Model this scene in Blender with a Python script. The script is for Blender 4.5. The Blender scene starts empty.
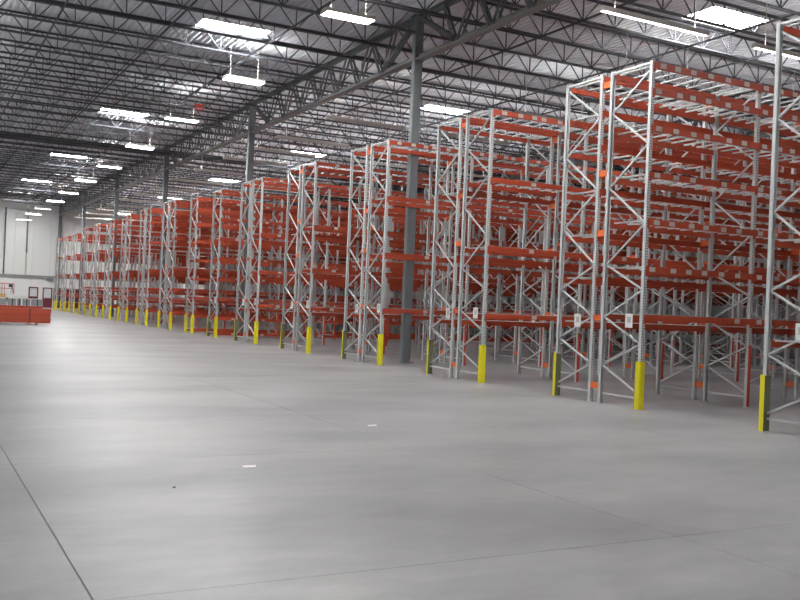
import bpy, math, random
from mathutils import Vector, Matrix

random.seed(7)
scene = bpy.context.scene
COL = scene.collection

# ------------------------------------------------------------------ camera
CAM_H = 1.7306
YAW, PITCH, ROLL, FPX = 0.4933138, 0.0055104, 0.0422131, 923.068
fw = Vector((math.cos(YAW) * math.cos(PITCH), math.sin(YAW) * math.cos(PITCH), math.sin(PITCH)))
# world: X runs along the main aisle (away from the camera), Y runs along the rack rows (to the
# LEFT in a right-handed frame), so the row direction of the photograph is mirrored to -Y here.
fw = Vector((fw.x, -fw.y, fw.z))
rt = Vector((-math.sin(YAW), -math.cos(YAW), 0))
up = rt.cross(fw)
rt2 = math.cos(ROLL) * rt + math.sin(ROLL) * up
up2 = -math.sin(ROLL) * rt + math.cos(ROLL) * up
cam_data = bpy.data.cameras.new('camera')
cam = bpy.data.objects.new('camera', cam_data)
COL.objects.link(cam)
cam_data.sensor_width = 36.0
cam_data.lens = FPX / 800.0 * 36.0
cam_data.clip_end = 400
M = Matrix((rt2, up2, -fw)).transposed().to_4x4()
M.translation = Vector((0, 0, CAM_H))
cam.matrix_world = M
scene.camera = cam

# ------------------------------------------------------------------ world, exposure
world = bpy.data.worlds.new('world')
scene.world = world
world.use_nodes = True
world.node_tree.nodes['Background'].inputs[0].default_value = (0.75, 0.8, 0.9, 1)
world.node_tree.nodes['Background'].inputs[1].default_value = 0.6
scene.view_settings.view_transform = 'Standard'
scene.view_settings.look = 'None'
scene.view_settings.exposure = -0.95
scene.view_settings.gamma = 1.0
scene.view_settings.use_curve_mapping = False
LAMP, ADDED_UPLIGHT, STRIP, ADDED_STRIP_UP, SKYLIGHT = 385.0, 320.0, 24.0, 70.0, 95.0  # both upward glows are additions that brighten the roof deck
try:
    scene.cycles.use_denoising = True
    scene.cycles.sample_clamp_indirect = 6.0
    scene.cycles.max_bounces = 8
    scene.cycles.diffuse_bounces = 5
    scene.cycles.glossy_bounces = 2
except Exception:
    pass

# ------------------------------------------------------------------ materials
def new_mat(name):
    m = bpy.data.materials.new(name)
    m.use_nodes = True
    nt = m.node_tree
    return m, nt, nt.nodes['Principled BSDF']

def paint(name, col, rough=0.5, metal=0.0, var=0.06, scale=3.0, spec=0.5):
    """paint with a little procedural unevenness and a small shift from object to object"""
    m, nt, b = new_mat(name)
    n = nt.nodes.new('ShaderNodeTexNoise'); n.inputs['Scale'].default_value = scale
    n.inputs['Detail'].default_value = 4
    tc = nt.nodes.new('ShaderNodeTexCoord')
    nt.links.new(tc.outputs['Object'], n.inputs['Vector'])
    oi = nt.nodes.new('ShaderNodeObjectInfo')
    add = nt.nodes.new('ShaderNodeMath'); add.operation = 'ADD'
    nt.links.new(n.outputs['Fac'], add.inputs[0]); nt.links.new(oi.outputs['Random'], add.inputs[1])
    mr = nt.nodes.new('ShaderNodeMapRange')
    mr.inputs['From Min'].default_value = 0.3; mr.inputs['From Max'].default_value = 1.7
    mr.inputs['To Min'].default_value = 1 - 2 * var; mr.inputs['To Max'].default_value = 1 + 2 * var
    nt.links.new(add.outputs[0], mr.inputs['Value'])
    mx = nt.nodes.new('ShaderNodeMix'); mx.data_type = 'RGBA'; mx.blend_type = 'MULTIPLY'
    mx.inputs['Factor'].default_value = 1
    mx.inputs[6].default_value = (*col, 1)
    nt.links.new(mr.outputs[0], mx.inputs[7])
    nt.links.new(mx.outputs[2], b.inputs['Base Color'])
    b.inputs['Roughness'].default_value = rough
    b.inputs['Metallic'].default_value = metal
    b.inputs['Specular IOR Level'].default_value = spec
    return m

def emit(name, col, strength):
    m, nt, b = new_mat(name)
    b.inputs['Base Color'].default_value = (*col, 1)
    b.inputs['Emission Color'].default_value = (*col, 1)
    b.inputs['Emission Strength'].default_value = strength
    return m

def post_material():
    m = paint('galvanised_perforated', (0.62, 0.635, 0.63), 0.45, 0.1, 0.05, 6)
    nt = m.node_tree; b = nt.nodes['Principled BSDF']
    src = b.inputs['Base Color'].links[0].from_socket
    tc = nt.nodes.new('ShaderNodeTexCoord')
    sp = nt.nodes.new('ShaderNodeSeparateXYZ'); nt.links.new(tc.outputs['Object'], sp.inputs[0])
    sn = nt.nodes.new('ShaderNodeSeparateXYZ'); nt.links.new(tc.outputs['Normal'], sn.inputs[0])
    def math_node(op, a, v=None, bsock=None):
        k = nt.nodes.new('ShaderNodeMath'); k.operation = op
        nt.links.new(a, k.inputs[0])
        if bsock is not None: nt.links.new(bsock, k.inputs[1])
        elif v is not None: k.inputs[1].default_value = v
        return k.outputs[0]
    fr = math_node('FRACT', math_node('DIVIDE', sp.outputs['Z'], 0.0508))
    slot = math_node('LESS_THAN', fr, 0.45)
    ay = math_node('ABSOLUTE', sp.outputs['Y'])
    inside = math_node('MULTIPLY', math_node('LESS_THAN', ay, 0.031), bsock=math_node('GREATER_THAN', ay, 0.011))
    face = math_node('GREATER_THAN', math_node('ABSOLUTE', sn.outputs['X']), 0.5)
    fac = math_node('MULTIPLY', math_node('MULTIPLY', slot, bsock=inside), bsock=face)
    mx = nt.nodes.new('ShaderNodeMix'); mx.data_type = 'RGBA'
    nt.links.new(fac, mx.inputs['Factor']); nt.links.new(src, mx.inputs[6])
    mx.inputs[7].default_value = (0.10, 0.105, 0.11, 1)
    nt.links.new(mx.outputs[2], b.inputs['Base Color'])
    return m

def concrete():
    m, nt, b = new_mat('polished_concrete')
    geo = nt.nodes.new('ShaderNodeNewGeometry')
    mp = nt.nodes.new('ShaderNodeMapping'); mp.inputs['Scale'].default_value = (1.0, 0.45, 1.0)
    nt.links.new(geo.outputs['Position'], mp.inputs['Vector'])
    n1 = nt.nodes.new('ShaderNodeTexNoise'); n1.inputs['Scale'].default_value = 0.55; n1.inputs['Detail'].default_value = 7
    n1.inputs['Roughness'].default_value = 0.6
    n2 = nt.nodes.new('ShaderNodeTexNoise'); n2.inputs['Scale'].default_value = 5.0; n2.inputs['Detail'].default_value = 6
    n3 = nt.nodes.new('ShaderNodeTexNoise'); n3.inputs['Scale'].default_value = 60.0; n3.inputs['Detail'].default_value = 3
    nt.links.new(mp.outputs[0], n1.inputs['Vector']); nt.links.new(mp.outputs[0], n2.inputs['Vector'])
    nt.links.new(geo.outputs['Position'], n3.inputs['Vector'])
    r = nt.nodes.new('ShaderNodeValToRGB')
    r.color_ramp.elements[0].position = 0.3; r.color_ramp.elements[0].color = (0.20, 0.202, 0.208, 1)
    r.color_ramp.elements[1].position = 0.7; r.color_ramp.elements[1].color = (0.36, 0.362, 0.36, 1)
    nt.links.new(n1.outputs['Fac'], r.inputs['Fac'])
    mx = nt.nodes.new('ShaderNodeMix'); mx.data_type = 'RGBA'; mx.blend_type = 'OVERLAY'; mx.inputs['Factor'].default_value = 0.28
    nt.links.new(r.outputs['Color'], mx.inputs[6]); nt.links.new(n2.outputs['Fac'], mx.inputs[7])
    mx2 = nt.nodes.new('ShaderNodeMix'); mx2.data_type = 'RGBA'; mx2.blend_type = 'OVERLAY'; mx2.inputs['Factor'].default_value = 0.1
    nt.links.new(mx.outputs[2], mx2.inputs[6]); nt.links.new(n3.outputs['Fac'], mx2.inputs[7])
    nt.links.new(mx2.outputs[2], b.inputs['Base Color'])
    rr = nt.nodes.new('ShaderNodeMapRange'); rr.inputs['To Min'].default_value = 0.26; rr.inputs['To Max'].default_value = 0.44
    nt.links.new(n2.outputs['Fac'], rr.inputs['Value']); nt.links.new(rr.outputs[0], b.inputs['Roughness'])
    b.inputs['Specular IOR Level'].default_value = 0.35
    return m

MAT = dict(
    concrete=concrete(),
    joint=paint('joint_filler', (0.25, 0.245, 0.23), 0.9),
    deck=paint('deck_paint', (0.90, 0.905, 0.95), 0.6, 0, 0.03, 0.3),
    joist=paint('joist_primer', (0.075, 0.075, 0.085), 0.5, 0, 0.08),
    girder=paint('girder_primer', (0.12, 0.125, 0.125), 0.5, 0, 0.06),
    girder_chord=paint('girder_chord_primer', (0.24, 0.24, 0.23), 0.5, 0, 0.06),
    column=paint('column_paint', (0.155, 0.17, 0.18), 0.5, 0, 0.03, 1.0),
    wall=paint('wall_paint', (0.80, 0.80, 0.77), 0.7, 0, 0.015, 0.4),
    wall_trim=paint('wall_conduit', (0.24, 0.235, 0.23), 0.6),
    pipe=paint('dark_pipe', (0.10, 0.10, 0.10), 0.5),
    pipe_light=paint('pale_pipe', (0.62, 0.60, 0.45), 0.5),
    door=paint('maroon_door', (0.13, 0.02, 0.025), 0.4),
    pane=paint('pale_pane', (0.72, 0.74, 0.74), 0.15),
    post=post_material(),
    steel=paint('galvanised_steel', (0.50, 0.515, 0.51), 0.45, 0.1, 0.05, 6),
    dull_steel=paint('dull_steel', (0.30, 0.31, 0.32), 0.5),
    brace=paint('galvanised_brace', (0.56, 0.575, 0.57), 0.4, 0.1, 0.06, 6),
    beam=paint('beam_orange', (0.44, 0.066, 0.026), 0.45, 0, 0.08, 2.5),
    spacer=paint('spacer_orange', (0.80, 0.17, 0.045), 0.45),
    reinforce=paint('reinforcement_orange', (0.52, 0.075, 0.035), 0.45),
    yellow=paint('guard_yellow', (0.82, 0.72, 0.015), 0.4, 0, 0.03),
    olive=paint('guard_insert_olive', (0.14, 0.155, 0.08), 0.6),
    sticker=paint('white_sticker', (0.80, 0.79, 0.75), 0.6),
    label=paint('label_paper', (0.60, 0.55, 0.50), 0.6),
    sticker_mark=paint('sticker_print', (0.5, 0.5, 0.5), 0.6),
    fixture=paint('fixture_white', (0.72, 0.70, 0.64), 0.4),
    added_strip_up=emit('added_strip_up_glow', (0.99, 0.985, 0.985), ADDED_STRIP_UP),
    added_uplight=emit('added_uplight_glow', (0.99, 0.985, 0.985), ADDED_UPLIGHT),
    lamp_dim=emit('lamp_dim_glow', (1.0, 0.985, 0.965), LAMP * .05),
    lamp=emit('lamp_glow', (1.0, 0.985, 0.965), LAMP),
    strip=emit('strip_glow', (1.0, 0.95, 0.97), STRIP),
    skylight=emit('skylight_glow', (0.93, 0.96, 1.0), SKYLIGHT),
    red_box=paint('red_box', (0.42, 0.03, 0.03), 0.4),
    wood=paint('dunnage_wood', (0.45, 0.30, 0.16), 0.8),
    strap=paint('dark_strap', (0.12, 0.03, 0.025), 0.5),
    paper=paint('scrap_paper', (0.9, 0.9, 0.88), 0.8),
    dark=paint('dark_rubber', (0.03, 0.03, 0.03), 0.6),
    lift_red=paint('lift_rail_red', (0.60, 0.18, 0.18), 0.4),
    lift_yellow=paint('lift_platform_yellow', (0.62, 0.42, 0.12), 0.5),
    lift_white=paint('lift_chassis_white', (0.70, 0.68, 0.66), 0.5),
)

# ------------------------------------------------------------------ mesh helpers
class MB:
    def __init__(self): self.v = []; self.f = []; self.mi = []
    def box(self, x0, x1, y0, y1, z0, z1, mi=0):
        n = len(self.v)
        self.v += [(x0, y0, z0), (x1, y0, z0), (x1, y1, z0), (x0, y1, z0), (x0, y0, z1), (x1, y0, z1), (x1, y1, z1), (x0, y1, z1)]
        self.f += [(n, n+3, n+2, n+1), (n+4, n+5, n+6, n+7), (n, n+1, n+5, n+4), (n+1, n+2, n+6, n+5), (n+2, n+3, n+7, n+6), (n+3, n, n+4, n+7)]
        self.mi += [mi] * 6
        return self
    def bar(self, a, b, w, h, side=None, mi=0):
        """rectangular bar from a to b; w across `side`, h across the third axis"""
        a = Vector(a); b = Vector(b); d = (b - a).normalized()
        s = Vector(side) if side else Vector((1, 0, 0))
        if abs(s.dot(d)) > 0.98: s = Vector((0, 1, 0))
        t = d.cross(s).normalized(); s = t.cross(d).normalized()
        n = len(self.v)
        for p in (a, b):
            for i, j in ((-1, -1), (1, -1), (1, 1), (-1, 1)):
                self.v.append(tuple(p + s * (i * w / 2) + t * (j * h / 2)))
        self.f += [(n, n+1, n+2, n+3), (n+7, n+6, n+5, n+4)] + [(n+i, n+4+i, n+4+(i+1) % 4, n+(i+1) % 4) for i in range(4)]
        self.mi += [mi] * 6
        return self
    def tube(self, a, b, r, k=8, mi=0):
        a = Vector(a); b = Vector(b); d = (b - a).normalized()
        s = Vector((1, 0, 0)) if abs(d.x) < 0.9 else Vector((0, 1, 0))
        t = d.cross(s).normalized(); s = t.cross(d)
        n = len(self.v)
        for p in (a, b):
            for i in range(k):
                an = 2 * math.pi * i / k
                self.v.append(tuple(p + s * (r * math.cos(an)) + t * (r * math.sin(an))))
        self.f += [tuple(n + i for i in range(k)), tuple(n + k + i for i in reversed(range(k)))]
        self.f += [(n+i, n+k+i, n+k+(i+1) % k, n+(i+1) % k) for i in range(k)]
        self.mi += [mi] * (k + 2)
        return self
    def prism(self, prof, z0, z1, mi=0):
        k = len(prof); n = len(self.v)
        for z in (z0, z1): self.v += [(x, y, z) for x, y in prof]
        self.f += [tuple(n + i for i in reversed(range(k))), tuple(n + k + i for i in range(k))]
        self.f += [(n+i, n+(i+1) % k, n+k+(i+1) % k, n+k+i) for i in range(k)]
        self.mi += [mi] * (k + 2)
        return self
    def add(self, other, off):
        n = len(self.v)
        self.v += [(x + off[0], y + off[1], z + off[2]) for x, y, z in other.v]
        self.f += [tuple(i + n for i in f) for f in other.f]
        self.mi += other.mi
        return self
    def mesh(self, name, mats):
        me = bpy.data.meshes.new(name)
        me.from_pydata(self.v, [], self.f)
        if not isinstance(mats, (list, tuple)): mats = [mats]
        for m in mats: me.materials.append(MAT[m])
        if len(mats) > 1: me.polygons.foreach_set('material_index', self.mi)
        me.update()
        return me

def obj(name, me, parent=None, loc=(0, 0, 0)):
    o = bpy.data.objects.new(name, me)
    COL.objects.link(o)
    o.location = loc
    if parent is not None: o.parent = parent
    return o

def tag(o, label=None, cat=None, group=None, kind=None):
    if label: o['label'] = label
    if cat: o['category'] = cat
    if group: o['group'] = group
    if kind: o['kind'] = kind
    return o

def thing(name, label, cat, loc=(0, 0, 0), group=None, kind=None):
    return tag(obj(name, None, None, loc), label, cat, group, kind)

CACHE = {}
def cached(key, fn):
    if key not in CACHE: CACHE[key] = fn()
    return CACHE[key]

# ------------------------------------------------------------------ dimensions (metres)
WALL_X = 97.0
Y_RACK = -11.96            # plane of the rack ends along the main aisle
GIRDER_Y = (3.55, -13.42, -30.22)
COLUMN_X = (9.2, 24.505, 39.68, 54.92, 69.3, 83.1, 96.8)
DECK_Z = 10.66
Y_LEFT, Y_RIGHT, X_BACK = 19.0, -47.5, -18.0

# ------------------------------------------------------------------ floor: saw-cut slabs
SX0, SY0, SP, NX, NY = 5.35 - 2 * 4.45, -1.0 + 3 * 4.45, 4.45, 12, 9
fx0, fx1 = SX0, SX0 + NX * SP
fy1, fy0 = SY0, SY0 - NY * SP
mb = MB()
mb.box(fx0, fx1, fy0, fy1, -0.30, -0.012, 1)
mb.box(X_BACK, fx0, Y_RIGHT, Y_LEFT, -0.30, 0)
mb.box(fx1, WALL_X + 0.3, Y_RIGHT, Y_LEFT, -0.30, 0)
mb.box(fx0, fx1, Y_RIGHT, fy0, -0.30, 0)
mb.box(fx0, fx1, fy1, Y_LEFT, -0.30, 0)
floor = tag(obj('floor', mb.mesh('floor', ['concrete', 'joint'])), kind='structure')
g = 0.0022
slab_me = MB().box(g, SP - g, g, SP - g, -0.012, 0).mesh('slab', 'concrete')
slab_wide = MB().box(g, SP - g, g, SP - 0.012, -0.012, 0).mesh('slab', 'concrete')
for i in range(NX):
    for j in range(NY):
        y = SY0 - (j + 1) * SP
        obj('slab', slab_wide if j == 3 else slab_me, floor, (SX0 + i * SP, y, 0))

# ------------------------------------------------------------------ ceiling deck with ribs, open at the skylights
SKY = []   # (x centre, y centre)
for sx in (12.8, 29.8, 46.9, 64.2, 80.6, 91.8): SKY.append((sx, -9.25))
for sx in (3.8, 19.72, 36.1, 52.2, 68.4, 84.5): SKY.append((sx, -21.2))
for sx in (12.8, 29.8, 46.9, 64.2, 80.6, 91.8): SKY.append((sx, 4.6))  # unseen row, added with the other out-of-view skylights for floor brightness
SKX, SKY_L = 1.3, 2.3
RIB = 0.2032
mb = MB()
ny = int((Y_LEFT - Y_RIGHT) / RIB)
for k in range(ny):
    y0 = Y_RIGHT + k * RIB
    yc = y0 + RIB / 2
    segs = [(X_BACK, WALL_X + 0.3)]
    for sx, sy in SKY:
        if abs(yc - sy) < SKY_L / 2:
            new = []
            for a, b in segs:
                lo, hi = sx - SKX / 2, sx + SKX / 2
                if a < lo < b: new += [(a, lo), (hi, b)]
                else: new.append((a, b))
            segs = new
    # profile: flat bottom, web, raised rib
    prof = [(0, 0), (0.075, 0), (0.112, 0.08), (0.166, 0.08), (RIB, 0)]
    for a, b in segs:
        n = len(mb.v)
        for x in (a, b):
            for py, pz in prof: mb.v.append((x, y0 + py, DECK_Z + pz))
        for q in range(4):
            mb.f.append((n + q, n + 5 + q, n + 6 + q, n + 1 + q)); mb.mi.append(0)
ceiling = tag(obj('ceiling', mb.mesh('ceiling', 'deck')), kind='structure')

curb = MB()
hx, hy = SKX / 2, SKY_L / 2
curb.box(-hx - .03, -hx, -hy, hy, -.03, .22).box(hx, hx + .03, -hy, hy, -.03, .22)
curb.box(-hx - .03, hx + .03, -hy - .03, -hy, -.03, .22).box(-hx - .03, hx + .03, hy, hy + .03, -.03, .22)
curb_me = curb.mesh('curb', 'fixture')
dome = MB()
dome.v = [(-hx, -hy, .05), (hx, -hy, .05), (hx, hy, .05), (-hx, hy, .05), (-hx * .7, -hy * .8, .16), (hx * .7, -hy * .8, .16), (hx * .7, hy * .8, .16), (-hx * .7, hy * .8, .16)]
dome.f = [(0, 3, 2, 1), (4, 5, 6, 7), (0, 1, 5, 4), (1, 2, 6, 5), (2, 3, 7, 6), (3, 0, 4, 7)]; dome.mi = [0] * 6
dome_me = dome.mesh('dome', 'skylight')
SKY_LABEL = {
    (29.8, -9.25): 'bright white roof skylight, nearest of those left of the girder',
    (46.9, -9.25): 'bright roof skylight, second from camera left of the girder',
    (64.2, -9.25): 'bright roof skylight, third from camera left of the girder',
    (80.6, -9.25): 'bright roof skylight, fourth from camera left of the girder',
    (91.8, -9.25): 'bright roof skylight, farthest one left of the girder',
    (19.72, -21.2): 'bright roof skylight at top right above the nearest racks',
    (36.1, -21.2): 'bright roof skylight right beside the nearest tall column',
    (52.2, -21.2): 'bright roof skylight above the middle rack rows',
    (68.4, -21.2): 'small bright roof skylight above the far rack rows',
    (84.5, -21.2): 'tiny bright roof skylight above the farthest rack rows',
}
for s in SKY:
    lab = SKY_LABEL.get(s, 'unseen roof skylight added to brighten the floor')
    t = thing('skylight', lab, 'skylight', (s[0], s[1], DECK_Z), 'roof skylights')
    obj('curb', curb_me, t); obj('dome', dome_me, t)

# ------------------------------------------------------------------ walls
def plain_wall(name, x0, x1, y0, y1):
    return tag(obj(name, MB().box(x0, x1, y0, y1, 0, DECK_Z + .1).mesh(name, 'wall')), kind='structure')
plain_wall('wall_left', X_BACK, WALL_X, Y_LEFT, Y_LEFT + .3)
plain_wall('wall_right', X_BACK, WALL_X, Y_RIGHT - .3, Y_RIGHT)
plain_wall('wall_back', X_BACK - .3, X_BACK, Y_RIGHT, Y_LEFT)
wall_end = plain_wall('wall_end', WALL_X + .12, WALL_X + .4, Y_RIGHT, Y_LEFT)
pw = 1.66
panel_me = MB().box(0, .11, .008, pw - .008, 0, DECK_Z).mesh('panel', 'wall')
k = 0
while Y_RIGHT + k * pw < Y_LEFT - pw:
    obj('panel', panel_me, wall_end, (WALL_X, Y_RIGHT + k * pw, 0)); k += 1
X = WALL_X
trim = tag(obj('trim_1', MB().box(X - .10, X - .003, -24, 8, 2.97, 3.14).box(X - .16, X - .10, -24, 8, 2.93, 2.99).mesh('trim', 'wall_trim')), kind='structure')
def wall_door(n, y0, y1, ztop, window):
    t = tag(obj('door_%d' % n, None, None, (X, (y0 + y1) / 2, 0)), kind='structure')
    w = abs(y1 - y0) / 2
    f = MB().box(-.08, -.002, -w, -w + .1, 0, ztop).box(-.08, -.002, w - .1, w, 0, ztop).box(-.08, -.002, -w, w, ztop - .1, ztop)
    obj('frame', f.mesh('frame', 'door'), t)
    if window:
        lf = MB().box(-.05, -.01, -w + .1, w - .1, .02, .95)
        obj('leaf', lf.mesh('leaf', 'door'), t)
        obj('pane', MB().box(-.045, -.015, -w + .1, w - .1, .95, ztop - .1).mesh('pane', 'pane'), t)
        obj('handle', MB().box(-.09, -.05, w - .22, w - .16, .85, .93).mesh('handle', 'steel'), t)
    else:
        h = (ztop - .1) / 3
        for q in range(3):
            obj('panel', MB().box(-.05, -.01, -w + .1, w - .1, .02 + q * h, q * h + h - .01).mesh('panel', 'door'), t)
wall_door(1, -12.08, -12.98, 1.98, True)
wall_door(2, -13.10, -14.0, 1.98, False)
wall_door(3, -14.15, -15.65, 1.98, False)
wall_door(4, -16.1, -18.2, 1.98, False)
wall_door(5, -19.2, -21.2, 1.98, False)
wn = tag(obj('window_1', None, None, (X, -11.22, .87)), kind='structure')
f = MB()
for a in ((-.44, -.33, 0, 1.12), (.33, .44, 0, 1.12), (-.33, .33, 0, .2), (-.33, .33, 1.0, 1.12)): f.box(-.09, -.002, *a)
obj('window_frame', f.mesh('window_frame', 'door'), wn)
obj('pane', MB().box(-.05, -.02, -.33, .33, .2, 1.0).mesh('pane', 'pane'), wn)

def wall_pipe(y, z0, z1, lower, label):
    t = thing('downpipe', label, 'pipe', (X - .14, y, 0))
    obj('pipe', MB().tube((0, 0, z0), (0, 0, z1), .062, 8).mesh('pipe', 'pipe'), t)
    if lower: obj('lower_pipe', MB().tube((0, 0, lower), (0, 0, z0), .07, 8).mesh('lower_pipe', 'pipe_light'), t)
    for z in (z0 + .3, (z0 + z1) / 2, z1 - .6):
        obj('bracket', MB().box(-.1, .135, -.11, .11, z, z + .06).mesh('bracket', 'wall_trim'), t)
wall_pipe(-8.42, 3.14, 9.6, None, 'dark vertical pipe on the far white wall, leftmost one')
wall_pipe(-10.42, 5.3, 9.6, 3.15, 'dark vertical pipe with pale lower half on the far white wall')
wall_pipe(-19.4, 3.15, 9.6, None, 'dark vertical pipe on far wall seen above the far racks')
t = thing('wall_box', 'small grey box under the grey rail on the far wall', 'box', (X - .12, -12.72, 2.66))
obj('case', MB().box(-.12, .118, -.3, .3, 0, .25).mesh('case', 'wall_trim'), t)
obj('lid', MB().box(-.14, -.12, -.27, .27, .03, .22).mesh('lid', 'column'), t)

# ------------------------------------------------------------------ roof joists
J_TOP, J_BOT = DECK_Z - .03, 9.95
JP = 1.165
def joist_meshes(L):
    def mk_chord(zc, nm):
        m = MB()
        for s in (-1, 1):
            m.box(s * .012 - .0 if s > 0 else -.066, .066 if s > 0 else -.012, -L, 0, zc - .006, zc + .006)
            m.box(.012 if s > 0 else -.02, .02 if s > 0 else -.012, -L, 0, (zc - .006) if zc < 10.2 else zc - .056, (zc + .056) if zc < 10.2 else zc + .006)
        return m.mesh(nm, 'joist')
    top = mk_chord(J_TOP - .006, 'top_chord'); bot = mk_chord(J_BOT, 'bottom_chord')
    n = int(L / JP); off = (L - n * JP) / 2
    items = []
    kinds = {}
    def kind(key, a, b):
        if key not in kinds:
            kinds[key] = MB().bar(a, b, .03, .03, (1, 0, 0))
        return kinds[key]
    zt, zb = J_TOP - .03, J_BOT + .02
    for i in range(n):
        y = -(off + (i + .5) * JP)
        items.append((kind('v', (0, 0, zb), (0, 0, zt)), y))
        items.append((kind('l', (0, 0, zb), (0, JP / 2 - .03, zt)), y))
        items.append((kind('r', (0, 0, zb), (0, -JP / 2 + .03, zt)), y))
    allweb = MB()
    for m, y in items: allweb.add(m, (0, y, 0))
    single = {id(m): m.mesh('web_bar', 'joist') for m, y in items}
    return top, bot, [(single[id(m)], y) for m, y in items], allweb.mesh('web', 'joist')

def nth(n):
    w = ['', 'first', 'second', 'third', 'fourth', 'fifth', 'sixth', 'seventh', 'eighth', 'ninth', 'tenth']
    return w[n] if n < len(w) else '%d%s' % (n, {1: 'st', 2: 'nd', 3: 'rd'}.get(n % 10 if n // 10 != 1 else 0, 'th'))
JX = [24.44 + 1.905 * k for k in range(-8, 38)]
spans = [(GIRDER_Y[0] + 15.4, GIRDER_Y[0], 'far left'), (GIRDER_Y[0], GIRDER_Y[1], 'left'), (GIRDER_Y[1], GIRDER_Y[2], 'right'), (GIRDER_Y[2], GIRDER_Y[2] - 16.5, 'far right')]
for (ya, yb, side) in spans:
    top, bot, items, allweb = cached(('j', round(ya - yb, 2)), lambda: joist_meshes(ya - yb))
    lab = {'left': 'dark open-web roof joist left of the girder',
           'right': 'dark open-web roof joist right of the girder',
           'far left': 'dark roof joist outside the left edge',
           'far right': 'dark roof joist deep on the far right'}[side]
    for x in JX:
        if x > WALL_X - .6: continue
        if side == 'far left' and x < 20: continue
        jn = round((x - 24.44) / 1.905)
        where = 'at the nearest tall column' if jn == 0 else ('%s beyond the nearest tall column' % nth(jn) if jn > 0 else '%s before the nearest tall column' % nth(-jn))
        t = thing('roof_joist', lab + ', ' + where, 'joist', (x, ya, 0), 'roof joists ' + side)
        obj('top_chord', top, t); obj('bottom_chord', bot, t)
        if (side == 'right' and 18 < x < 27) or (side == 'left' and 26 < x < 31):
            for m, y in items: obj('web_bar', m, t, (0, y, 0))
        else:
            tag(obj('web', allweb, t), kind='stuff')
# heavy dark beam across the roof at the third column
t = thing('roof_beam', 'solid dark steel beam crossing the ceiling at the third column', 'beam', (54.0, GIRDER_Y[0], 0))
L = GIRDER_Y[0] - GIRDER_Y[2]
obj('web_plate', MB().box(-.012, .012, -L, 0, 9.935, 10.06).mesh('web_plate', 'joist'), t)
obj('bottom_flange', MB().box(-.06, .06, -L, 0, 9.92, 9.935).mesh('bottom_flange', 'joist'), t)
obj('top_flange', MB().box(-.06, .06, -L, 0, 10.06, 10.075).mesh('top_flange', 'joist'), t)

# bridging angles running along X at the joist chords
br_lo = MB().box(9.5, 95.8, -.03, .03, 9.93, 9.938).box(9.5, 95.8, -.004, .004, 9.885, 9.93).mesh('bridging_angle', 'joist')
for y in (-.6, -3.75, -6.82, -9.95, -16.45, -20.6, -23.1, -26.5, -33.5, -37, -40.5):
    side = 'left of' if y > -13.4 else 'right of'
    rank = nth(1 + [q for q in ((-9.95, -6.82, -3.75, -.6) if y > -13.4 else (-16.45, -20.6, -23.1, -26.5, -33.5, -37, -40.5))].index(y))
    for me, nm in ((br_lo, 'lower'),):
        o = obj('bridging_angle', me, None, (0, y, 0))
        tag(o, 'thin dark bridging angle on the %s joist chords, %s %s the girder' % (nm, rank, side), 'bridging', 'bridging %s the girder' % side)

# ------------------------------------------------------------------ girders and columns
def web_pair(a, b, w=.075):
    m = MB(); w += .025
    for s in (-.065, .065):
        m.bar((a[0], s, a[1]), (b[0], s, b[1]), .03, w, (0, 1, 0))
    return m.mesh('web_bar', 'girder')
ORD = ['first', 'second', 'third', 'fourth', 'fifth', 'sixth', 'seventh', 'eighth']
G_TOP, G_BOT = 10.48, 9.16
def girder(x0, x1, y, label, group):
    t = thing('roof_girder', label, 'girder', (x0, y, 0), group)
    L = x1 - x0
    m = MB()
    for s in (-1, 1): m.box(.14, L - .14, s * .075 - .065, s * .075 + .065, G_TOP - .012, G_TOP + .012).box(.14, L - .14, s * .02 - .012, s * .02 + .012, G_TOP - .14, G_TOP)
    obj('top_chord', m.mesh('top_chord', 'girder'), t)
    m = MB()
    for s in (-1, 1): m.box(.14, L - .14, s * .075 - .065, s * .075 + .065, G_BOT - .018, G_BOT + .012).box(.14, L - .14, s * .02 - .012, s * .02 + .012, G_BOT, G_BOT + .15)
    obj('bottom_chord', m.mesh('bottom_chord', 'girder_chord'), t)
    bn = [2.3 + (L - 4.6) * i / 6 for i in range(7)]
    zt, zb = G_TOP - .07, G_BOT + .07
    web = [((.16, zt), (bn[0], zb), .11), ((1.55, zt), (bn[0] - .1, zb), .07)]
    for i in range(6):
        mid = (bn[i] + bn[i + 1]) / 2
        web += [((bn[i] + .08, zb), (mid - .06, zt), .08), ((mid + .06, zt), (bn[i + 1] - .08, zb), .08)]
    web += [((L - 1.55, zt), (bn[6] + .1, zb), .07), ((L - .16, zt), (bn[6], zb), .11)]
    for a, b, w in web: obj('web_bar', web_pair(a, b, w), t)
    for x in bn: obj('gusset', MB().box(x - .16, x + .16, -.008, .008, zb - .05, zb + .12).mesh('gusset', 'girder'), t)
for gi, gy in enumerate(GIRDER_Y):
    for k in range(len(COLUMN_X) - 1):
        if gi == 1: lab = 'grey trussed roof girder from the %s to the %s tall column' % (('cut-off', 'nearest', 'second', 'third', 'fourth', 'fifth')[k], ('nearest', 'second', 'third', 'fourth', 'fifth', 'end-wall')[k])
        elif gi == 0: lab = 'grey trussed roof girder left of the picture'
        else: lab = 'grey trussed roof girder deep behind the racks, %s from the camera' % ORD[k]
        girder(COLUMN_X[k], COLUMN_X[k + 1], gy, lab, ('girders outside the left edge', None, 'girders behind the racks')[gi])
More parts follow.
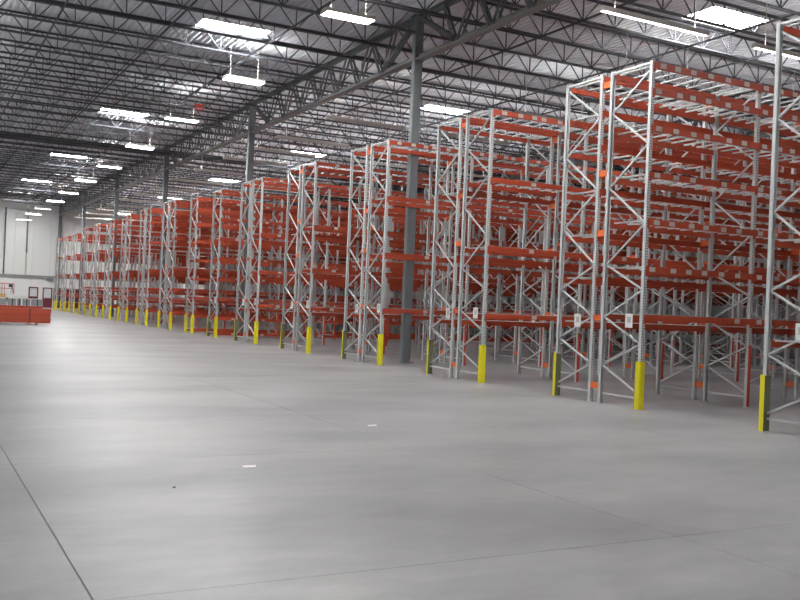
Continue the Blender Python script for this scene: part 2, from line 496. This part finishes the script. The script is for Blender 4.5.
def column_parts():
    w, v = .105, .14
    m = MB().prism([(-w + .02, -v), (w - .02, -v), (w, -v + .02), (w, v - .02), (w - .02, v), (-w + .02, v), (-w, v - .02), (-w, -v + .02)], .02, G_TOP)
    return m.mesh('shaft', 'column'), MB().box(-.2, .2, -.2, .2, 0, .02).mesh('base_plate', 'column'), MB().box(-.16, .16, -.2, .2, G_TOP, G_TOP + .02).mesh('cap_plate', 'girder')
shaft_me, base_me, cap_me = column_parts()
for gi, gy in enumerate(GIRDER_Y):
    for k, cx in enumerate(COLUMN_X):
        if gi == 0 and cx < 90: lab = 'grey square steel column outside the left edge'
        if gi == 1:
            lab = ['grey square steel column outside the right edge', 'tall grey square column nearest the camera, standing in the racks', 'tall grey square column, second from the camera', 'grey square column, third from the camera along the girder', 'grey square column, fourth from the camera along the girder', 'thin grey column, fifth along the girder among far racks', 'slim grey column against the far white wall left of last rack'][k]
        elif gi == 2: lab = 'grey square column deep behind the rack rows, %s from the camera' % ORD[k]
        else: lab = 'grey square steel column outside the left edge'
        if gi == 0 and k == 0: continue
        t = thing('steel_column', lab, 'column', (cx if gi != 1 or k < 6 else cx, gy, 0), (None if gi == 1 else ('columns outside the left edge', '', 'columns behind the racks')[gi]))
        obj('shaft', shaft_me, t); obj('base_plate', base_me, t); obj('cap_plate', cap_me, t)

# ------------------------------------------------------------------ pallet racks
FD, FLUE, BAY = 1.067, .30, 2.804
NODES = [.27, .74, 1.2, 1.67, 2.2, 2.68, 3.43, 4.16, 4.9, 5.6, 6.28]
PW, PD = .038, .035
def post_profile(s):
    """C channel, solid face at -s*PD, open towards +s"""
    t = .006
    p = [(-PD, -PW), (PD, -PW), (PD, -PW + t), (-PD + t, -PW + t), (-PD + t, PW - t), (PD, PW - t), (PD, PW), (-PD, PW)]
    if s < 0: p = [(-x, y) for x, y in reversed(p)]
    return p
def post_mb(s, H): return MB().prism(post_profile(s), .01, H)
def post_me(s, H, holes=True): return cached(('post', s, H, holes), lambda: post_mb(s, H).mesh('post', 'post' if holes else 'steel'))
foot_me = MB().box(-.06, .06, -.07, .07, 0, .01).mesh('foot_plate', 'steel')
def brace_list(H):
    """(name key, MB) for one frame whose outer post stands at x=0 and inner post at x=FD"""
    out = []
    for i in range(len(NODES) - 1):
        xa, xb = (PD * .6, FD - PD * .6) if i % 2 == 0 else (FD - PD * .6, PD * .6)
        out.append(MB().bar((xa, 0, NODES[i]), (xb, 0, NODES[i + 1]), .03, .032, (0, 1, 0)))
    out.append(MB().bar((PD * .6, 0, .2), (FD - PD * .6, 0, .2), .03, .036, (0, 1, 0)))
    out.append(MB().bar((0.0, 0, H - .03), (FD, 0, H - .03), .03, .045, (0, 1, 0)))
    return out
def mirror(m, w):
    r = MB(); r.v = [(w - x, y, z) for x, y, z in m.v]; r.f = [tuple(reversed(f)) for f in m.f]; r.mi = list(m.mi); return r
def brace_mes(H, flip):
    return cached(('brace', H, flip), lambda: [(mirror(m, FD) if flip else m).mesh('brace', 'brace') for m in brace_list(H)])
BH = .115
def beam_mb(s):
    """beam between two posts, starting at y=0 going to -Y; s=-1 front face to -x, +1 front face to +x"""
    m = MB(); L = BAY - 2 * PW
    y0, y1 = -PW - L, -PW
    f = -s
    xs = sorted((s * .040, -s * .012)); m.box(xs[0], xs[1], y0, y1, -BH / 2, BH / 2 - .022)
    xs = sorted((s * .040, s * .012)); m.box(xs[0], xs[1], y0, y1, BH / 2 - .022, BH / 2)
    for ya, yb in ((y0 - .045, y0 + .004), (y1 - .004, y1 + .045)):
        xs = sorted((s * .0365, s * .0415)); m.box(xs[0], xs[1], ya, yb, -.12, BH / 2)
    return m
def beam_me(s): return cached(('beam', s), lambda: beam_mb(s).mesh('beam', 'beam'))
def bar_mb(): return MB().box(.014, FD - .014, -.024, .024, BH / 2 - .022, BH / 2 + .006)
bar_me = bar_mb().mesh('support_bar', 'brace')
sticker_me = MB().box(-.0435, -.041, -.07, .07, -.042, .045).box(-.0442, -.0435, -.055, .055, -.03, -.018, 1).mesh('beam_label', ['label', 'sticker_mark'])
spacer_me = MB().box(PD, FLUE - PD, -.02, .02, -.06, .06).box(PD, PD + .012, -.036, .036, -.06, .06).box(FLUE - PD - .012, FLUE - PD, -.036, .036, -.06, .06).mesh('row_spacer', 'spacer')
def guard_mes(s):
    """guard on an outer post; s=-1 when the aisle lies on -x"""
    m = MB(); t = .008; a, b = .062, .066
    # rounded shell over the aisle face and the main-aisle end (+Y side, towards the camera)
    pts = [(s * a, -.05), (s * a, .045), (s * (a - .012), .068), (s * (a - .035), .08), (-s * .045, .08)]
    inner = [(p[0] - s * t if i < 3 else p[0], p[1] - (t if i > 1 else 0)) for i, p in enumerate(pts)]
    prof = pts + list(reversed(inner))
    area = sum(prof[i][0] * prof[(i + 1) % len(prof)][1] - prof[(i + 1) % len(prof)][0] * prof[i][1] for i in range(len(prof)))
    if area < 0: prof = list(reversed(prof))
    m.prism(prof, 0, .88)
    m2 = MB(); xs = sorted((-s * .045, -s * .055)); m2.box(xs[0], xs[1], -.05, .079, 0, .87)
    return m.mesh('post_guard', 'yellow'), m2.mesh('guard_insert', 'olive')
GUARD = {s: guard_mes(s) for s in (-1, 1)}
def reinf_me(s):
    def f():
        xs = sorted((s * (PD + .001), s * (PD + .007)))
        return MB().box(xs[0], xs[1], -PW - .002, PW + .002, .012, 1.22).mesh('post_reinforcement', 'reinforce')
    return cached(('re', s), f)
placard_me = MB().box(-.1, .1, .05, .053, -.13, .13).box(-.05, .045, .053, .0535, -.04, .07, 1).mesh('placard', ['sticker', 'sticker_mark'])

LV_DENSE = [1.69, 2.58, 3.45, 4.32, 5.18, 5.86, 6.34]
LV_FOUR = [1.56, 3.14, 4.75, 6.34]
LV_MID = [1.48, 2.78, 4.22, 6.34]
LV_FAR = [.8, 1.5, 2.05, 3.1, 4.65, 5.75, 6.5]
LV_SIX = [.15, .8, 1.66, 2.55, 3.43, 4.28, 5.13, 5.8, 6.34]
LV_END = [1.5, 3.1, 4.65, 6.3]

def rack(x, double, all_levels, bays, ind_frames, ind_bays, H, label, stickers, bar_bays, bar_n=8):
    t = thing('pallet_rack', label, 'rack', (x, Y_RACK, 0), 'pallet rack rows')
    W = 2 * FD + FLUE
    halves = [(0.0, False)] + ([(FD + FLUE, True)] if double else [])
    S = {'post': MB(), 'brace': MB(), 'beam': MB(), 'support_bar': MB(), 'row_spacer': MB()}
    for k in range(bays + 1):
        y = -k * BAY
        ind = k < ind_frames
        for x0, flip in halves:
            # outer post faces the aisle, inner post faces the flue
            for px, s in ((x0, 1), (x0 + FD, -1)):
                outer = (px == 0.0) or (px > W - .01)
                if ind:
                    obj('post', post_me(s, H, x < 27), t, (px, y, 0))
                    if x < 30 or k == 0: obj('foot_plate', foot_me, t, (px, y, 0))
                else: S['post'].add(post_mb(s, H), (px, y, 0))
                if not double and px > 0: outer = True
                if outer and k == 0:
                    gs = -s
                    a, b = GUARD[gs]
                    o = obj('post_guard', GUARD[-1][0] if x > 42 else a, t, (px, y, 0))
                    if x < 42: obj('guard_insert', b, o)
                elif outer and ind:
                    obj('post_reinforcement', reinf_me(-s), t, (px, y, 0))
            if ind:
                for me in brace_mes(H, flip): obj('brace', me, t, (x0, y, 0))
            else:
                for m in brace_list(H): S['brace'].add(mirror(m, FD) if flip else m, (x0, y, 0))
        if double:
            for z in (.33, 1.65, 3.3, 4.47, 6.2):
                if ind: obj('row_spacer', spacer_me, t, (FD, y, z))
                elif z > 3: S['row_spacer'].box(FD + PD, FD + FLUE - PD, y - .02, y + .02, z - .06, z + .06)
        if k == 0 and x < 40:
            obj('placard', placard_me, t, (.30 if x < 22 else .12, y, 1.62))
            if double: obj('placard', placard_me, t, (FD + FLUE + (.42 if x < 16 else .18), y, 1.58))
    levels = all_levels
    for k in range(bays):
        y = -k * BAY
        ind = k < ind_bays
        for li, zl in enumerate(levels):
            for x0, flip in halves:
                z = zl - (.19 if flip and 1 < zl < 6 else 0)
                for bx, s in ((x0, -1), (x0 + FD, 1)):
                    if ind:
                        o = obj('beam', beam_me(s), t, (bx, y, z))
                        if bx == 0.0:
                            for q in stickers(li, k, len(levels)):
                                obj('beam_label', sticker_me, o, (0, -PW - q * (BAY - 2 * PW), 0))
                    else: S['beam'].add(beam_mb(s), (bx, y, z))
                if z < 1: continue
                for q in range(bar_n):
                    yb = y - BAY * (q + .5) / bar_n
                    if q == 4 and k in (0, 6) and any(x + x0 < cx < x + x0 + FD for cx in COLUMN_X): continue
                    if k < bar_bays: obj('support_bar', bar_me, t, (x0, yb, z))
                    else: S['support_bar'].add(bar_mb(), (x0, yb, z))
    for nm, m in S.items():
        if m.v:
            tag(obj(nm, m.mesh(nm, {'post': 'steel', 'brace': 'brace', 'beam': 'beam', 'support_bar': 'brace', 'row_spacer': 'spacer'}[nm]), t), kind='stuff')
    return t

rs = random.Random(3)
def st_dense(li, k, n):
    return [q + rs.uniform(-.02, .02) for q in (.05, .22, .37, .52, .70, .86) if rs.random() < (.95 if li > 0 else .35)]
def st_four(li, k, n):
    return [.10, .27, .42, .52, .70, .87] if li == n - 1 else [.42 + .1 * rs.random()]
def st_two(li, k, n): return [.25 + .05 * rs.random(), .72 + .05 * rs.random()]
def st_none(li, k, n): return []

rack(7.586, True, LV_FOUR, 4, 3, 2, 6.42, 'double rack row nearest the camera, cut off by the right edge', st_two, 1)
rack(12.82, True, LV_DENSE, 5, 5, 4, 6.42, 'double rack row with seven close beam levels, tallest fully visible end', st_dense, 2)
rack(18.06, True, LV_FOUR, 8, 7, 6, 6.42, 'double rack row just right of the nearest tall column', st_four, 4)
rack(23.29, True, LV_FOUR, 10, 8, 7, 6.42, 'double rack row with the nearest tall grey column in its middle', st_four, 3)
rack(28.53, True, LV_MID, 11, 5, 4, 6.42, 'double rack row, first one left of the nearest tall column', st_two, 1)
rack(33.76, True, LV_MID, 11, 5, 4, 6.42, 'double rack row, second one left of the nearest tall column', st_two, 1)
rack(38.95, False, LV_SIX, 11, 4, 3, 6.42, 'single rack row with many white-labelled beams, behind the second tall column', st_two, 0)
rack(42.66, False, LV_SIX, 11, 3, 2, 6.62, 'single rack row just left of the many-labelled single row', st_none, 0)
FAR_X = [46.65, 51.95, 57.12, 62.2, 67.17, 71.95, 76.9, 81.5]
FAR_N = ['first', 'second', 'third', 'fourth', 'fifth', 'sixth', 'seventh', 'eighth']
for i, fx in enumerate(FAR_X):
    rack(fx, True, LV_FAR if i < 6 else LV_END, 9, 3 if i < 3 else 2, 2 if i < 3 else 1, 6.62 if i < 6 else 6.5,
         '%s double rack row beyond the two single rows, counting away from the camera' % FAR_N[i], st_none, 0)
rack(86.66, False, LV_END, 6, 2, 1, 6.5, 'last single rack row, farthest left before the white wall', st_none, 0)

# ------------------------------------------------------------------ lights over the main aisle, plus added ones
hb_house = MB()
hb_house.box(-.24, .24, -.7, .7, .05, .10)
hb_house.box(-.065, -.052, -.62, .62, .1, .14).box(.052, .065, -.62, .62, .1, .14)
hb_house.box(-.24, -.225, -.7, .7, 0, .05).box(.225, .24, -.7, .7, 0, .05).box(-.225, .225, -.7, -.68, 0, .05).box(-.225, .225, .68, .7, 0, .05)
hb_house_me = hb_house.mesh('housing', 'fixture')
hb_lamp_me = MB().box(-.222, .222, -.678, .678, .004, .045).mesh('lamp', 'lamp')
hb_dim_me = MB().box(-.222, .222, -.678, .678, .004, .045).mesh('lamp', 'lamp_dim')
hb_up_me = MB().box(-.05, .05, -.6, .6, .1, .108).mesh('added_uplight_slot', 'added_uplight')  # upward glow added to the fixture to lighten the deck
hang_me = MB().tube((0, 0, .1), (0, 0, DECK_Z - 9.26), .007, 6).mesh('hanger', 'fixture')
LIGHTS = [(4.6, 10.1, 9.26, None), (13.4, 10.1, 9.26, None),
    (22.25, 10.05, 9.26, 'glowing white hanging light panel nearest the camera, at top centre'),
    (30.9, 10.1, 9.26, 'glowing hanging light panel, second from the camera over the aisle'),
    (39.4, 10.2, 9.26, 'glowing hanging light panel, third from the camera over the aisle'),
    (48.3, 10.4, 9.26, 'glowing hanging light panel, fourth from the camera over the aisle'),
    (57.1, 10.55, 9.26, 'glowing hanging light panel, fifth from the camera over the aisle'),
    (65.6, 10.6, 9.26, 'glowing hanging light panel, sixth from the camera over the aisle'),
    (74.7, 10.85, 9.26, 'small glowing hanging light panel, seventh over the aisle'),
    (82.8, 11.0, 9.26, 'small glowing hanging light panel, eighth over the aisle'),
    (89.6, 18.0, 9.26, 'light panel added above the last racks to brighten the wall, nearer the girder'),  # this panel and the next are added to brighten the end wall
    (89.6, 25.5, 9.26, 'light panel added above the last racks to brighten the wall, farther from the girder'),
    (91.4, 11.1, 9.26, 'small glowing hanging light panel, ninth, before the far wall'),
    (93.2, 10.5, 8.8, 'small glowing light panel hung low before the far wall, tenth'),
    (95.9, 9.95, 8.42, 'lowest and farthest small glowing light panel before the far wall')]
for x, y, z, lab in LIGHTS + [(a, -3.0, 9.26, None) for a in (4.6, 13.4, 22.25, 30.9, 39.4, 48.3, 57.1, 65.6, 74.7, 82.8, 91.4)]:  # second row is out of view, added to light floor and deck
    t = thing('hanging_light', lab or 'unseen hanging light panel added for more light', 'light', (x, -y, z), 'hanging lights over the main aisle')
    obj('housing', hb_house_me, t); obj('lamp', hb_lamp_me if x < 90 else hb_dim_me, t)
    if x < 90: obj('added_uplight_slot', hb_up_me, t)
    for s in (-1, 1): obj('hanger', hang_me if z > 9 else MB().tube((0, 0, .1), (0, 0, DECK_Z - z), .012, 6).mesh('hanger', 'fixture'), t, (0, s * .5, 0))

# ------------------------------------------------------------------ strip lights over the rack aisles, plus added ones out of view
SL = 3.35
st_house = MB().box(-.06, .06, -SL, 0, .03, .07).box(-.075, -.06, -SL, 0, -.015, .10).box(.06, .075, -SL, 0, -.015, .10)
st_house.box(-.075, .075, -SL - .02, -SL, -.015, .10).box(-.075, .075, 0, .02, -.015, .10)
st_house_me = st_house.mesh('housing', 'fixture')
st_lamp_me = MB()
for s in (-.028, .028): st_lamp_me.tube((s, -SL + .02, .01), (s, -.02, .01), .018, 8)
st_off_me = st_lamp_me.mesh('tube', 'sticker')
st_lamp_me = st_lamp_me.mesh('tube', 'strip')
st_up_me = MB().box(-.058, .058, -SL + .03, -.03, .07, .078).mesh('added_uplight', 'added_strip_up')  # glowing top added to each strip so the deck gets light
st_hang = MB().tube((0, 0, .08), (0, 0, DECK_Z - 8.72), .01, 6).mesh('hanger', 'fixture')
AISLES = [11.42, 16.65, 21.9, 27.1, 32.35, 37.6, 41.35, 45.2, 50.5, 55.8, 60.9, 65.9, 70.8, 75.6, 80.3, 85.3, 91.0]  # strips over the last aisles are added to brighten the far wall
for ai, x in enumerate(AISLES):
    for k in list(range(4 if x < 45 else 3)) + [-3, -4]:  # negative k: unseen strips added to light the left deck
        if k == 0 and x in (21.9, 27.1): continue  # the other strips here sit hidden, kept only to light the deck
        y = -13.9 - k * 5.05 + (.25 if k < 0 else 0)
        if ai == 1 and k == 0: lab = 'long thin strip light above the nearest racks, left of the roof skylight'
        elif ai == 1 and k == 1: lab = 'long thin strip light cut by the right edge of the picture'
        elif k < 0: lab = 'unseen strip light added left of view to brighten the deck'
        else: lab = 'thin pale strip light over the %s rack aisle from the right, %s along it' % (nth(ai + 1), nth(k + 1))
        t = thing('strip_light', lab, 'light', (x, y, 8.72), 'strip lights over the rack aisles')
        obj('housing', st_house_me, t); obj('tube', st_lamp_me if ai < 2 or ai >= 14 else st_off_me, t); obj('added_uplight', st_up_me, t)  # tubes in the last aisles are lit only to brighten the far wall
        for q in (.4, SL - .4): obj('hanger', st_hang, t, (0, -q, 0))

# small red boxes hung from the joists
for (x, y, z, lab) in ((40.2, -11.15, 9.98, 'small red box hung under the joists right of third hanging light'), (66.5, -10.55, 9.3, 'tiny red box hung beside the sixth hanging light')):
    t = thing('signal_box', lab, 'box', (x, y, z))
    obj('case', MB().box(-.08, .08, -.2, .2, 0, .22).mesh('case', 'red_box'), t)
    obj('stem', MB().tube((0, 0, .22), (0, 0, DECK_Z - z), .012, 6).mesh('stem', 'fixture'), t)

# ------------------------------------------------------------------ bundles of beams on the floor at the left
loose_me = MB().box(-.028, .028, -2.74, 0, 0, BH).box(-.03, .03, 0, .008, -.0, BH).box(-.03, .03, -2.748, -2.74, 0, BH).mesh('loose_beam', 'beam')
def bundle(x, y, layers, deep, z0, lab, group):
    for k in range(layers):
        for d in range(deep):
            o = obj('loose_beam', loose_me, None, (x + d * .064 + rs.uniform(-.002, .002), y - (.12 if (k + d) % 2 else 0) + rs.uniform(-.05, .05), z0 + k * (BH + .001)))
            tag(o, lab, 'beam', group)
    H = layers * (BH + .001)
    for q in (.25, 1.85):
        m = MB(); yy = y - .06 - q
        xa, xb = x - .036, x + (deep - 1) * .064 + .036
        m.box(xa - .004, xa, yy - .03, yy + .03, z0, z0 + H).box(xb, xb + .004, yy - .03, yy + .03, z0, z0 + H).box(xa - .004, xb + .004, yy - .03, yy + .03, z0 + H, z0 + H + .004)
        tag(obj('bundle_strap', m.mesh('bundle_strap', 'strap')), 'dark strap near the %s end around ' % ('left' if q < 1 else 'right') + lab.split(' in ')[-1], 'strap', group + ' straps')
    for q in (.5, 2.2):
        m = MB().box(x - .12, x + deep * .064 + .06, y - .06 - q - .045, y - .06 - q + .045, 0, z0)
        tag(obj('wood_block', m.mesh('wood_block', 'wood')), 'wood block near the %s end under ' % ('left' if q < 1 else 'right') + lab.split(' in ')[-1], 'wood', group + ' blocks')
bundle(48.6, -3.60, 6, 8, .09, 'orange steel rack beam in the front bundle on the floor', 'beams in the front bundle')
bundle(49.5, -3.3, 7, 8, .09, 'orange steel rack beam in the rear bundle on the floor', 'beams in the rear bundle')

# grey bundles of uprights behind
up_me = MB().box(0, .09, -1.0, 0, 0, .012).box(0, .012, -1.0, 0, .012, .08).box(.078, .09, -1.0, 0, .012, .08).mesh('upright', 'dull_steel')
for i, (y, w) in enumerate(((-4.45, 1.0), (-5.58, .42), (-6.1, .17), (-6.4, .4), (-6.9, .62))):
    t = thing('upright_bundle', 'grey bundle of steel uprights behind the orange beams, %s from left' % ORD[i], 'bundle', (60.0, y, 0), 'grey upright bundles')
    for r in range(12):
        for c in range(5):
            o = obj('upright', up_me, t, (c * .1, 0, .12 + r * .085)); o.scale = (1, w, 1)
    obj('strap', MB().box(-.012, -.004, -w / 2 - .03, -w / 2 + .03, .11, 1.15).mesh('strap', 'dark'), t)
    obj('runner', MB().box(0, .5, -w * .9, -w * .1, 0, .12).mesh('runner', 'wood'), t)

# scissor lift parked near the far wall
t = thing('scissor_lift', 'scissor lift with thin red rails parked by the far wall', 'lift', (80.0, -6.2, 0))
obj('chassis', MB().box(0, 2.2, -1.5, .3, .25, .6).mesh('chassis', 'lift_white'), t)
for a in (0.35, 1.85):
    for b in (.24, -1.5): obj('wheel', MB().tube((a, b, .2), (a, b + .12, .2), .2, 14).mesh('wheel', 'dark'), t)
for s in (-1.2, 0):
    obj('scissor_arm', MB().bar((.2, s, .6), (2.0, s, 1.02), .05, .08, (0, 1, 0)).mesh('scissor_arm', 'lift_yellow'), t)
    obj('scissor_arm', MB().bar((2.0, s, .6), (.2, s, 1.02), .05, .08, (0, 1, 0)).mesh('scissor_arm', 'lift_yellow'), t)
pf = obj('platform', MB().box(0, 2.2, -1.0, .4, 1.02, 1.3).mesh('platform', 'lift_yellow'), t)
for a in (0.03, 2.17):
    for z in (1.75, 2.15): obj('rail', MB().tube((a, -1.6, z), (a, .4, z), .03, 8).mesh('rail', 'lift_red'), t)
    for b in (-1.6, -.9, -.25, .37): obj('rail_post', MB().tube((a, b, 1.3), (a, b, 2.15), .025, 8).mesh('rail_post', 'lift_red'), t)
for b in (-1.6, .37):
    for z in (1.75, 2.15): obj('rail', MB().tube((.03, b, z), (2.17, b, z), .03, 8).mesh('rail', 'lift_red'), t)
obj('extension_deck', MB().box(0, 2.2, -1.65, -1.0, 1.22, 1.3).mesh('extension_deck', 'lift_white'), t)
obj('control_box', MB().box(-.1, .1, -1.5, -1.2, 1.85, 2.1).bar((0, -1.55, 1.4), (0, -1.45, 1.9), .06, .06, (1, 0, 0)).mesh('control_box', 'dark'), t)

# ------------------------------------------------------------------ scraps on the floor
def scrap(name, x, y, pts, label, mat='paper'):
    m = MB(); n = len(pts)
    m.v = [(a, b, .001 + .006 * ((i * 7) % 3)) for i, (a, b) in enumerate(pts)] + [(a, b, .004 + .006 * ((i * 7) % 3)) for i, (a, b) in enumerate(pts)]
    m.f = [tuple(reversed(range(n))), tuple(range(n, 2 * n))] + [(i, (i + 1) % n, n + (i + 1) % n, n + i) for i in range(n)]
    m.mi = [0] * len(m.f)
    tag(obj(name, m.mesh(name, mat), None, (x, y, 0)), label, 'scrap')
scrap('paper_scrap', 9.07, -3.2, [(-.03, .07), (-.06, -.05), (.02, -.08), (.07, -.02), (.05, .06)], 'white paper scrap on the open floor, nearer one')
scrap('paper_scrap', 11.7, -5.92, [(-.03, .07), (-.05, -.06), (.03, -.08), (.06, .04)], 'white paper scrap on the open floor, farther one near racks')
scrap('debris_chip', 8.25, -2.21, [(-.015, .01), (-.01, -.015), (.015, -.01), (.012, .012)], 'tiny dark chip on the open floor', 'dark')
